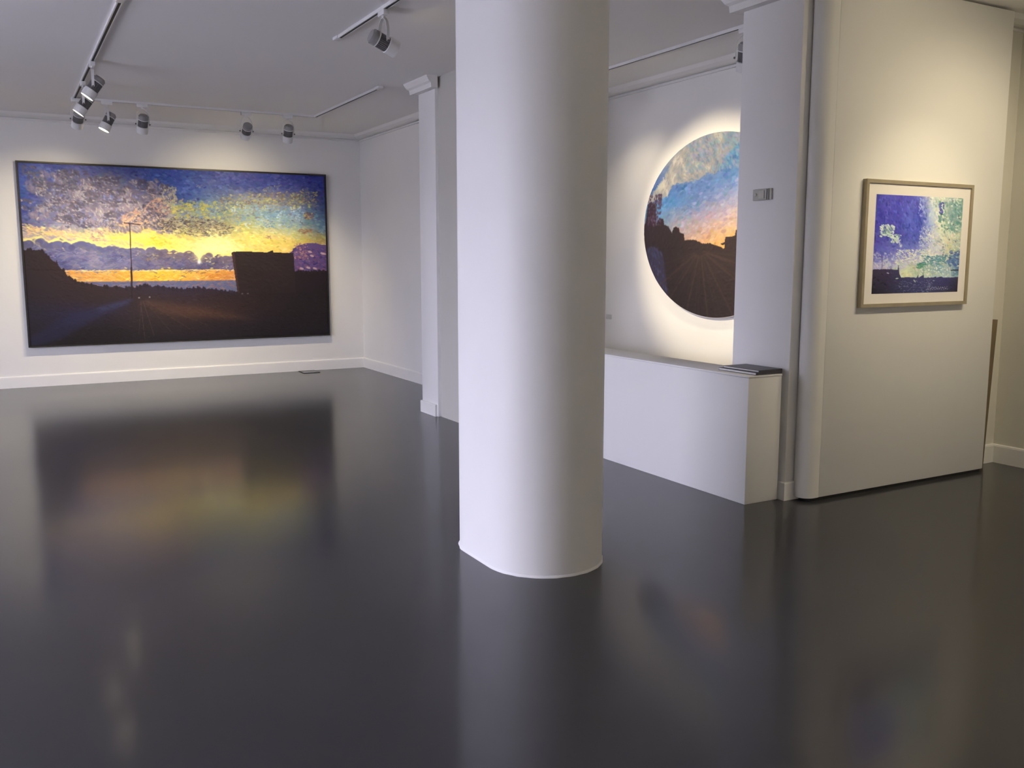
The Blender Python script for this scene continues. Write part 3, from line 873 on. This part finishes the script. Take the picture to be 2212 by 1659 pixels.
    for k, (a_, b_) in enumerate((((.345, .765), (.33, .96)), ((.35, .765), (.38, .97)), ((.355, .765), (.44, .96)), ((.36, .765), (.50, .94)), ((.365, .768), (.56, .92)), ((.342, .77), (.35, 1.0)))):
        P.line([a_, b_], 1.2, (98, 74, 60) if k % 2 else (80, 66, 60), .28)
    P.dabs(500, (0, 1, .72, 1), 9, 3, .1, jit=4, shift=.01, a=.6, seed=26)
    for (u, v) in ((.338, .745), (.372, .742)): P.stroke(u, v, 2.2, 2, 0, (150, 140, 140), .9)
    # billboard and lamp post
    P.fill(poly_mask(U, V, [(.653, .482), (.664, .474), (.676, .73), (.668, .72)]), (64, 44, 42))
    P.fill(poly_mask(U, V, [(.662, .476), (.70, .474), (.78, .479), (.80, .466), (.803, .48), (.876, .482), (.881, .73), (.676, .73)]), (42, 31, 31))
    P.dabs(60, (.68, .87, .49, .72), 12, 5, .05, [(42, 31, 31), (46, 34, 33), (38, 28, 29)], 2, .6, seed=27)
    for u in (.685, .705): P.stroke(u, .732, 3, 1.5, 0, (110, 98, 96), .8)
    P.line([(.3215, .315), (.319, .57)], 1.2, (50, 40, 44), .95)
    P.line([(.319, .57), (.3165, .70), (.3165, .74)], 2.2, (48, 36, 40), .95)
    P.line([(.304, .314), (.321, .317), (.355, .323)], 1.3, (58, 44, 50), .95)
    return P


def paint_oval():
    P = Paint(380, 320); P.k, P.nk = 0.55, 2.8                       # u across, v down; s,t in -1..1
    U, V = P.U, P.V
    Sx, T = U * 2 - 1, 1 - 2 * V
    rows = [[(160, 165, 180), (150, 165, 178), (165, 175, 172), (170, 172, 185), (150, 190, 190), (120, 170, 195), (110, 160, 200), (110, 160, 200)],
            [(110, 130, 175), (120, 140, 178), (182, 180, 172), (176, 178, 176), (150, 175, 195), (105, 160, 200), (100, 150, 195), (100, 150, 195)],
            [(84, 118, 172), (92, 128, 178), (100, 136, 186), (108, 142, 190), (112, 150, 198), (120, 155, 200), (120, 150, 190), (120, 150, 190)],
            [(96, 145, 190), (88, 150, 198), (98, 152, 200), (118, 152, 196), (140, 156, 196), (160, 165, 190), (170, 165, 180), (170, 165, 180)],
            [(110, 150, 180), (115, 165, 195), (168, 172, 184), (180, 174, 186), (192, 176, 182), (204, 180, 174), (212, 180, 160), (205, 175, 160)],
            [(130, 150, 170), (160, 165, 175), (192, 176, 172), (205, 180, 168), (216, 184, 160), (230, 192, 148), (244, 204, 130), (235, 190, 130)],
            [(150, 140, 140), (180, 165, 155), (212, 172, 145), (228, 178, 130), (238, 180, 112), (248, 192, 100), (245, 182, 95), (235, 170, 100)]]
    P.im = grid_color(rows, [0, .14, .26, .36, .45, .52, .60], U * 1.25, V)
    P.dabs(1500, (0, 1, 0, .62), 9, 4.5, -.25, jit=8, shift=.012, seed=31)
    # big swirling cloud, from the left rim up to the top right
    low = [(-1, .30), (-.92, .32), (-.65, .37), (-.585, .49), (-.31, .52), (-.106, .575), (-.012, .568), (.075, .66), (.19, .797), (.317, .89), (.5, 1.0), (1, 1.1)]
    lef = [(-1, .36), (-.887, .39), (-.71, .57), (-.64, .66), (-.56, .80), (-.377, .908), (-.2, 1.05), (1, 1.6)]
    lo = edge(Sx, low, .03, 24, 5); up = edge(Sx, lef, .02, 24, 6)
    m = ((T > lo) & (T < up)).astype(float)
    P.fill(m, (182, 178, 166))
    def ic(u, v, rs):
        s, t = 2 * u - 1, 1 - 2 * v
        return np.interp(s, *np.array(low).T) < t < np.interp(s, *np.array(lef).T) + .02
    P.dabs(900, (0, .75, 0, .36), 7.5, 2.6, lambda u, v: 1.2 + math.sin(u * 23 + v * 17) * .7, [(136, 152, 164), (154, 166, 168), (172, 174, 164), (186, 182, 166), (204, 198, 176), (222, 214, 190)], 6, .8, ic, seed=32, field=noise2(P.h, P.w, 16, 22, 3, 77))
    P.dabs(120, (.3, .75, 0, .2), 8, 4, .9, [(150, 188, 184), (140, 172, 186), (176, 174, 196)], 8, .6, seed=33)
    # silhouettes
    raw = [(-1.10, .04), (-1.04, .06), (-1.0, .261), (-.947, .313), (-.856, .294), (-.830, .07), (-.80, .10), (-.762, .12), (-.706, .111), (-.693, .043), (-.605, .014), (-.549, -.055), (-.52, .01), (-.499, .01), (-.425, .002), (-.413, -.045), (-.339, -.073), (-.326, -.14), (-.24, -.13), (-.164, -.142), (-.024, -.177), (.13, -.186), (.32, -.238), (.328, -.12), (.477, -.105), (.485, -.056), (.527, -.045), (.56, .05), (.8, .06), (.82, -.02), (1.4, .0)]
    sil = [(-.1245 + .8235 * a_, 1.0254 * b_) for a_, b_ in raw]
    e = edge(Sx, sil, .012, 70, 8)
    g = (T < e).astype(float)
    gc = grid_color([[(62, 48, 56), (60, 48, 50), (64, 52, 50), (62, 48, 46), (58, 44, 44), (58, 44, 44)], [(56, 46, 50), (56, 46, 46), (62, 50, 46), (64, 50, 46), (58, 46, 44), (54, 42, 42)], [(44, 38, 44), (46, 38, 40), (50, 41, 40), (54, 44, 42), (50, 40, 40), (46, 38, 38)]], [.45, .65, 1], U, V)
    P.fill(g, 0); P.im += gc * g[..., None]
    P.dabs(60, (.03, .13, .30, .48), 5, 3.5, 1.2, [(88, 66, 88), (72, 52, 68), (104, 84, 104)], 8, .85, lambda u, v, rs: True, seed=34)
    P.line([(.318, .56), (.50, .60)], 1.2, (70, 56, 54), .0)
    P.fill(poly_mask(Sx, T, [(.09, -.192), (.16, -.17), (.16, -.20), (.11, -.206)]), (56, 44, 44))
    # bluish path at the left, furrows fanning from the vanishing point
    pw = [(-.1245 + .8235 * a_, 1.0254 * b_) for a_, b_ in ((-1.15, -.25), (-.93, -.21), (-.80, -.22), (-.703, -.30), (-.64, -.55), (-.575, -.82), (-.70, -1.0), (-1.15, -.7))]
    P.fill(soft(poly_mask(Sx, T, pw), 6) * .7, (66, 64, 92))
    P.dabs(60, (0, .2, .6, .95), 9, 3, 1.1, [(74, 76, 112), (60, 56, 76), (86, 86, 116)], 5, .5, lambda u, v, rs: poly_mask(np.array([[2 * u - 1]]), np.array([[1 - 2 * v]]), pw)[0, 0] > 0, seed=36)
    vx, vy = -.17, -.275
    for k in range(22):
        an = R(196 + k * 7.4 + (k * 37 % 5))
        L_ = 1.1
        a_ = ((vx + math.cos(an) * .08 + 1) / 2, (1 - (vy + math.sin(an) * .05)) / 2)
        b_ = ((vx + math.cos(an) * L_ + 1) / 2, (1 - (vy + math.sin(an) * L_)) / 2)
        P.line([a_, b_], 1.5 + (k % 3) * .6, [(84, 66, 58), (70, 56, 52), (94, 72, 60)][k % 3], .13)
    P.dabs(320, (0, 1, .62, 1), 9, 3, .2, jit=4, shift=.01, a=.4, seed=35)
    return P


def paint_study():
    P = Paint(300, 320); P.k, P.nk = 0.7, 2.0
    U, V = P.U, P.V
    rows = [[(66, 66, 152), (84, 82, 172), (78, 76, 168), (80, 80, 165), (108, 114, 186), (225, 228, 196), (190, 200, 176), (140, 170, 156), (140, 170, 150)],
            [(70, 68, 166), (82, 80, 174), (74, 73, 168), (95, 100, 186), (68, 74, 166), (185, 202, 212), (222, 224, 182), (120, 150, 150), (110, 150, 136)],
            [(70, 68, 166), (74, 70, 165), (78, 78, 172), (95, 106, 192), (74, 84, 172), (165, 182, 212), (216, 224, 182), (116, 158, 140), (150, 176, 152)],
            [(78, 76, 166), (84, 82, 170), (78, 80, 168), (74, 82, 166), (86, 96, 180), (186, 192, 212), (226, 226, 196), (206, 206, 166), (190, 196, 160)],
            [(84, 84, 170), (104, 110, 190), (110, 115, 190), (108, 118, 192), (128, 138, 196), (190, 196, 216), (206, 206, 208), (206, 206, 156), (150, 170, 165)],
            [(108, 114, 182), (116, 118, 186), (148, 154, 202), (165, 166, 206), (190, 196, 206), (216, 222, 190), (192, 192, 192), (202, 206, 162), (108, 145, 162)],
            [(186, 182, 206), (198, 198, 212), (190, 196, 206), (206, 216, 192), (200, 206, 172), (130, 170, 162), (108, 154, 166), (186, 204, 186), (74, 104, 152)],
            [(180, 176, 205), (186, 186, 205), (206, 218, 186), (214, 220, 172), (176, 196, 162), (188, 206, 176), (160, 190, 186), (170, 196, 188), (88, 128, 150)],
            [(180, 176, 205), (186, 186, 205), (206, 222, 176), (205, 220, 172), (196, 212, 180), (190, 206, 190), (180, 200, 192), (176, 196, 194), (120, 158, 165)]]
    P.im = grid_color(rows, [0, .15, .3, .42, .55, .65, .72, .79, .86], U, V)
    P.dabs(900, (0, 1, 0, .86), 9, 4, lambda u, v: 1.2 if u < .55 and v < .5 else .5 + math.sin(u * 19 + v * 13), jit=9, shift=.02, seed=51)
    # pale dabs in the bright cloud on the right
    P.dabs(320, (.52, 1, 0, .84), 6, 3, lambda u, v: 1.0 + math.sin(u * 31) * .8, [(140, 166, 160), (176, 190, 176), (204, 210, 180), (222, 226, 190), (236, 236, 210)], 6, .75, lambda u, v, rs: u > .58 + .1 * math.sin(v * 9) or v > .55, seed=52, field=noise2(P.h, P.w, 12, 12, 3, 78))
    P.dabs(60, (.72, 1, .05, .36), 8, 4, 1.1, [(104, 150, 136), (90, 138, 124), (140, 172, 150), (120, 150, 150)], 8, .8, seed=53)
    P.dabs(12, (.715, .765, .05, .17), 6, 4, 1.2, [(92, 96, 168), (78, 84, 150)], 6, .9, seed=54)
    P.stroke(.745, .175, 5, 2.5, .1, (48, 78, 88), .9)
    for (u, v) in ((.872, .03), (.955, .19), (.962, .215), (.83, .33), (.86, .44), (.94, .46), (.795, .60), (.79, .52), (.9, .28)):
        P.stroke(u, v, 3.6, 2.4, 1.1, (96, 100, 112), .85)
    # small cloud on the blue
    P.dabs(46, (.06, .21, .30, .42), 6, 3.5, .7, [(208, 226, 206), (190, 214, 190), (226, 236, 220)], 7, .9, seed=55)
    P.dabs(14, (.09, .17, .33, .39), 5, 3, .4, [(118, 152, 140), (140, 170, 150)], 7, .85, seed=56)
    P.dabs(28, (.18, .29, .40, .48), 6, 3.5, .7, [(214, 230, 206), (190, 214, 190), (150, 176, 160)], 7, .9, seed=57)
    P.dabs(16, (.26, .31, .45, .53), 5, 3, 1.1, [(204, 216, 214), (170, 180, 206)], 7, .8, lambda u, v, rs: abs((u - .26) - (v - .45) * .6) < .015, seed=571)
    P.dabs(16, (.47, .56, .02, .2), 7, 3, 1.0, [(140, 150, 208), (176, 190, 220)], 7, .7, seed=58)
    P.dabs(60, (.5, .64, .30, .52), 5, 2.4, 1.1, [(206, 214, 232), (120, 130, 190), (178, 184, 216)], 8, .8, seed=59)
    # cloud foot, teal shadows
    P.dabs(130, (.25, .75, .55, .70), 6, 3, .4, [(222, 226, 204), (206, 212, 180), (196, 200, 212), (232, 232, 206)], 8, .8, seed=60)
    P.dabs(40, (.55, .84, .61, .70), 8, 3.4, .35, [(96, 144, 156), (84, 130, 150), (110, 158, 150)], 7, .85, seed=61)
    P.dabs(16, (.5, .6, .69, .74), 7, 3, .2, [(84, 140, 116), (104, 160, 130)], 7, .85, seed=62)
    P.dabs(40, (.86, 1, .56, .72), 8, 4, .3, [(78, 108, 158), (96, 130, 160), (66, 92, 140)], 7, .8, seed=63)
    P.dabs(40, (0, .3, .58, .76), 6, 3, .8, [(150, 152, 204), (206, 206, 218), (176, 170, 196)], 8, .7, seed=64)
    # dark town
    e = edge(U, [(0, .752), (.02, .752), (.1, .752), (.12, .748), (.275, .757), (.283, .70), (.292, .76), (.30, .80), (.32, .835), (.5, .84), (.515, .81), (.52, .842), (.58, .812), (.585, .842), (.7, .842), (.72, .83), (.735, .843), (.79, .832), (.81, .843), (1, .843)], .004, 40, 15)
    g = (V > e).astype(float)
    gc = grid_color([[(60, 52, 74), (62, 54, 78), (58, 62, 98), (70, 74, 110), (74, 76, 112), (74, 72, 116), (78, 80, 108)], [(48, 42, 62), (52, 46, 70), (60, 60, 92), (66, 66, 108), (66, 66, 104), (62, 60, 104), (56, 54, 72)], [(28, 26, 40), (44, 42, 62), (54, 56, 86), (58, 60, 92), (62, 64, 94), (58, 58, 84), (42, 42, 56)]], [.76, .88, 1], U, V)
    P.fill(g, 0); P.im += gc * g[..., None]
    P.dabs(140, (0, 1, .79, 1), 7, 2.5, .2, jit=8, shift=.03, a=.8, where=lambda u, v, rs: v > (.77 if u < .28 else .86), seed=65)
    P.dabs(46, (.3, .7, .86, .99), 6, 1.3, .1, [(112, 120, 150), (96, 104, 140), (150, 156, 178)], 8, .7, seed=66)
    P.fill(poly_mask(U, V, [(.895, .762), (1, .758), (1, .772), (.895, .772)]), (36, 50, 64))
    P.line([(.895, .76), (.90, .845)], 1.0, (206, 220, 214), .8)
    P.line([(.10, .655), (.10, .75)], .9, (96, 92, 120), .6)
    P.line([(.20, .72), (.20, .75)], .9, (110, 100, 130), .6)
    # illegible scrawl in the corner
    u = .64
    for k in range(26):
        P.stroke(u + k * .0095, .957 + .012 * math.sin(k * 2.3), 3.2, 1.1, 1.2 * math.cos(k * 1.9), (176, 176, 190), .8)
    return P


def paint_material(name, rough=0.5, gain=1.0):
    m = bpy.data.materials.new(name)
    m.use_nodes = True
    nt = m.node_tree
    b = nt.nodes['Principled BSDF']
    at = nt.nodes.new('ShaderNodeAttribute'); at.attribute_name = 'paint'
    nt.links.new(at.outputs['Color'], b.inputs['Base Color'])
    b.inputs['Roughness'].default_value = rough
    b.inputs['Specular IOR Level'].default_value = 0.3
    tc = nt.nodes.new('ShaderNodeTexCoord')
    nz = nt.nodes.new('ShaderNodeTexNoise'); nz.inputs['Scale'].default_value = 300
    nt.links.new(tc.outputs['Object'], nz.inputs['Vector'])
    bp = nt.nodes.new('ShaderNodeBump'); bp.inputs['Strength'].default_value = 0.15; bp.inputs['Distance'].default_value = 0.001
    nt.links.new(nz.outputs['Fac'], bp.inputs['Height'])
    nt.links.new(bp.outputs['Normal'], b.inputs['Normal'])
    return m


def sample(P, u, v):
    x = np.clip(u * P.w - .5, 0, P.w - 1.001); y = np.clip(v * P.h - .5, 0, P.h - 1.001)
    i = x.astype(int); j = y.astype(int); tx = (x - i); ty = (y - j)
    def bl(A):
        t1, t2 = (tx[..., None], ty[..., None]) if A.ndim == 3 else (tx, ty)
        return (A[j, i] * (1 - t1) + A[j, i + 1] * t1) * (1 - t2) + (A[j + 1, i] * (1 - t1) + A[j + 1, i + 1] * t1) * t2
    return bl(np.clip(P.im, 0, 255)), bl(P.hh)


def canvas_mesh(name, co, faces, rgb, gain):
    me = bpy.data.meshes.new(name)
    n = len(co)
    me.vertices.add(n); me.vertices.foreach_set('co', co.astype(np.float32).ravel())
    k = faces.shape[0]
    me.loops.add(k * 4); me.loops.foreach_set('vertex_index', faces.astype(np.int32).ravel())
    me.polygons.add(k)
    me.polygons.foreach_set('loop_start', np.arange(0, k * 4, 4, dtype=np.int32))
    me.polygons.foreach_set('loop_total', np.full(k, 4, dtype=np.int32))
    me.update(calc_edges=True)
    ca = me.color_attributes.new('paint', 'FLOAT_COLOR', 'POINT')
    c4 = np.ones((n, 4), np.float32); c4[:, :3] = np.clip(lin(rgb) * gain * np.array((1.0, 1.04, 1.28)), 0, 0.92)
    ca.data.foreach_set('color', c4.ravel())
    me.validate()
    return me


def rect_canvas(name, P, w, h, gain, relief=0.0015):
    """painted surface in the local x-z plane, facing -y, origin at its centre"""
    nx, ny = P.w, P.h
    u, v = np.meshgrid(np.linspace(0, 1, nx), np.linspace(0, 1, ny))
    rgb, hh = sample(P, u.ravel(), v.ravel())
    co = np.stack([(u.ravel() - .5) * w, -hh * relief, (.5 - v.ravel()) * h], 1)
    i = np.arange(nx * ny).reshape(ny, nx)
    f = np.stack([i[1:, :-1], i[1:, 1:], i[:-1, 1:], i[:-1, :-1]], -1).reshape(-1, 4)
    return canvas_mesh(name, co, f, rgb, gain)


def oval_canvas(name, P, a, b, gain, relief=0.0015):
    """painted oval in the local y-z plane, facing -x; u runs towards -y"""
    nr, ns = 150, 460
    rr_ = np.linspace(0.004, 1, nr)[:, None]; th = np.linspace(0, 2 * np.pi, ns, endpoint=False)[None, :]
    s = (rr_ * np.cos(th)).ravel(); t = (rr_ * np.sin(th)).ravel()
    rgb, hh = sample(P, (s + 1) / 2, (1 - t) / 2)
    co = np.stack([-hh * relief, -s * a, t * b], 1)
    i = np.arange(nr * ns).reshape(nr, ns)
    i2 = np.roll(i, -1, axis=1)
    f = np.stack([i[:-1], i[1:], i2[1:], i2[:-1]], -1).reshape(-1, 4)
    return canvas_mesh(name, co, f, rgb, gain)


def frame(parent, w, h, face, y_front, y_back, m, bev=0.003):
    """four mitred rails around an opening w x h (outer size), local x-z plane"""
    a, b = w / 2, h / 2
    o = [(-a, -b), (a, -b), (a, b), (-a, b)]
    q = [(-a + face, -b + face), (a - face, -b + face), (a - face, b - face), (-a + face, b - face)]
    for k in range(4):
        j = (k + 1) % 4
        bm = bmesh.new()
        pl = [o[k], o[j], q[j], q[k]]
        f = [bm.verts.new((x, y_front, z)) for x, z in pl]; g = [bm.verts.new((x, y_back, z)) for x, z in pl]
        bm.faces.new(f); bm.faces.new(g[::-1])
        for i in range(4):
            bm.faces.new((f[i], f[(i + 1) % 4], g[(i + 1) % 4], g[i]))
        bmesh.ops.recalc_face_normals(bm, faces=bm.faces)
        finish(bm, 'frame_rail', m, parent)


M['paint'] = paint_material('oil paint on canvas', 0.6)
M['print'] = paint_material('painted paper', 0.7)

GAIN = 1.0
# large sunset
pw_, ph_ = 3.64, 2.143
r = tag(empty('landscape_painting', (0.23 + pw_ / 2, 12.113, 1.543)), 'large landscape painting of a sunset over a dark road in a thin black frame', 'painting')
link('canvas', rect_canvas('canvas', paint_sunset(), pw_ - 0.044, ph_ - 0.044, GAIN), M['paint'], r, (0, -0.052, 0))
frame(r, pw_, ph_, 0.02, -0.062, -0.002, M['black_frame'])
box('backing', (-pw_ / 2 + 0.021, pw_ / 2 - 0.021, -0.045, -0.004, -ph_ / 2 + 0.021, ph_ / 2 - 0.021), M['black_frame'], r)

# oval painting
oa, ob = 0.985, 0.787
r = tag(empty('round_painting', (X_ALC, 6.105, 1.78)), 'round unframed painting of a dusk road, partly hidden by the white pier', 'painting')
link('canvas', oval_canvas('canvas', paint_oval(), oa - 0.003, ob - 0.003, 0.6), M['paint'], r, (-0.038, 0, 0))
bm = bmesh.new()
n = 160
ringA = [bm.verts.new((-0.002, -oa * math.cos(2 * math.pi * i / n), ob * math.sin(2 * math.pi * i / n))) for i in range(n)]
ringB = [bm.verts.new((-0.0365, -oa * math.cos(2 * math.pi * i / n), ob * math.sin(2 * math.pi * i / n))) for i in range(n)]
for i in range(n):
    bm.faces.new((ringA[i], ringA[(i + 1) % n], ringB[(i + 1) % n], ringB[i]))
bm.faces.new(ringA); bm.faces.new(ringB[::-1])
finish(bm, 'stretcher_edge', M['mat_board'], r, smooth=30)

# framed study on the panel
fx0, fx1, fz0, fz1 = 4.640, 5.672, 1.200, 1.985
r = tag(empty('framed_picture', ((fx0 + fx1) / 2, py0 + 0.0008, (fz0 + fz1) / 2)), 'framed blue and white cloud study with a pale mat on the white panel', 'picture')
fw, fh_ = fx1 - fx0, fz1 - fz0
frame(r, fw, fh_, 0.022, -0.033, -0.001, M['champagne'])
box('mat_board', (-fw / 2 + 0.0222, fw / 2 - 0.0222, -0.022, -0.004, -fh_ / 2 + 0.0222, fh_ / 2 - 0.0222), M['mat_board'], r)
iw, ih = 0.838, 0.612
link('painted_sheet', rect_canvas('painted_sheet', paint_study(), iw, ih, 1.15, 0.0006), M['print'], r, (5.160 - (fx0 + fx1) / 2, -0.0226, 1.590 - (fz0 + fz1) / 2))
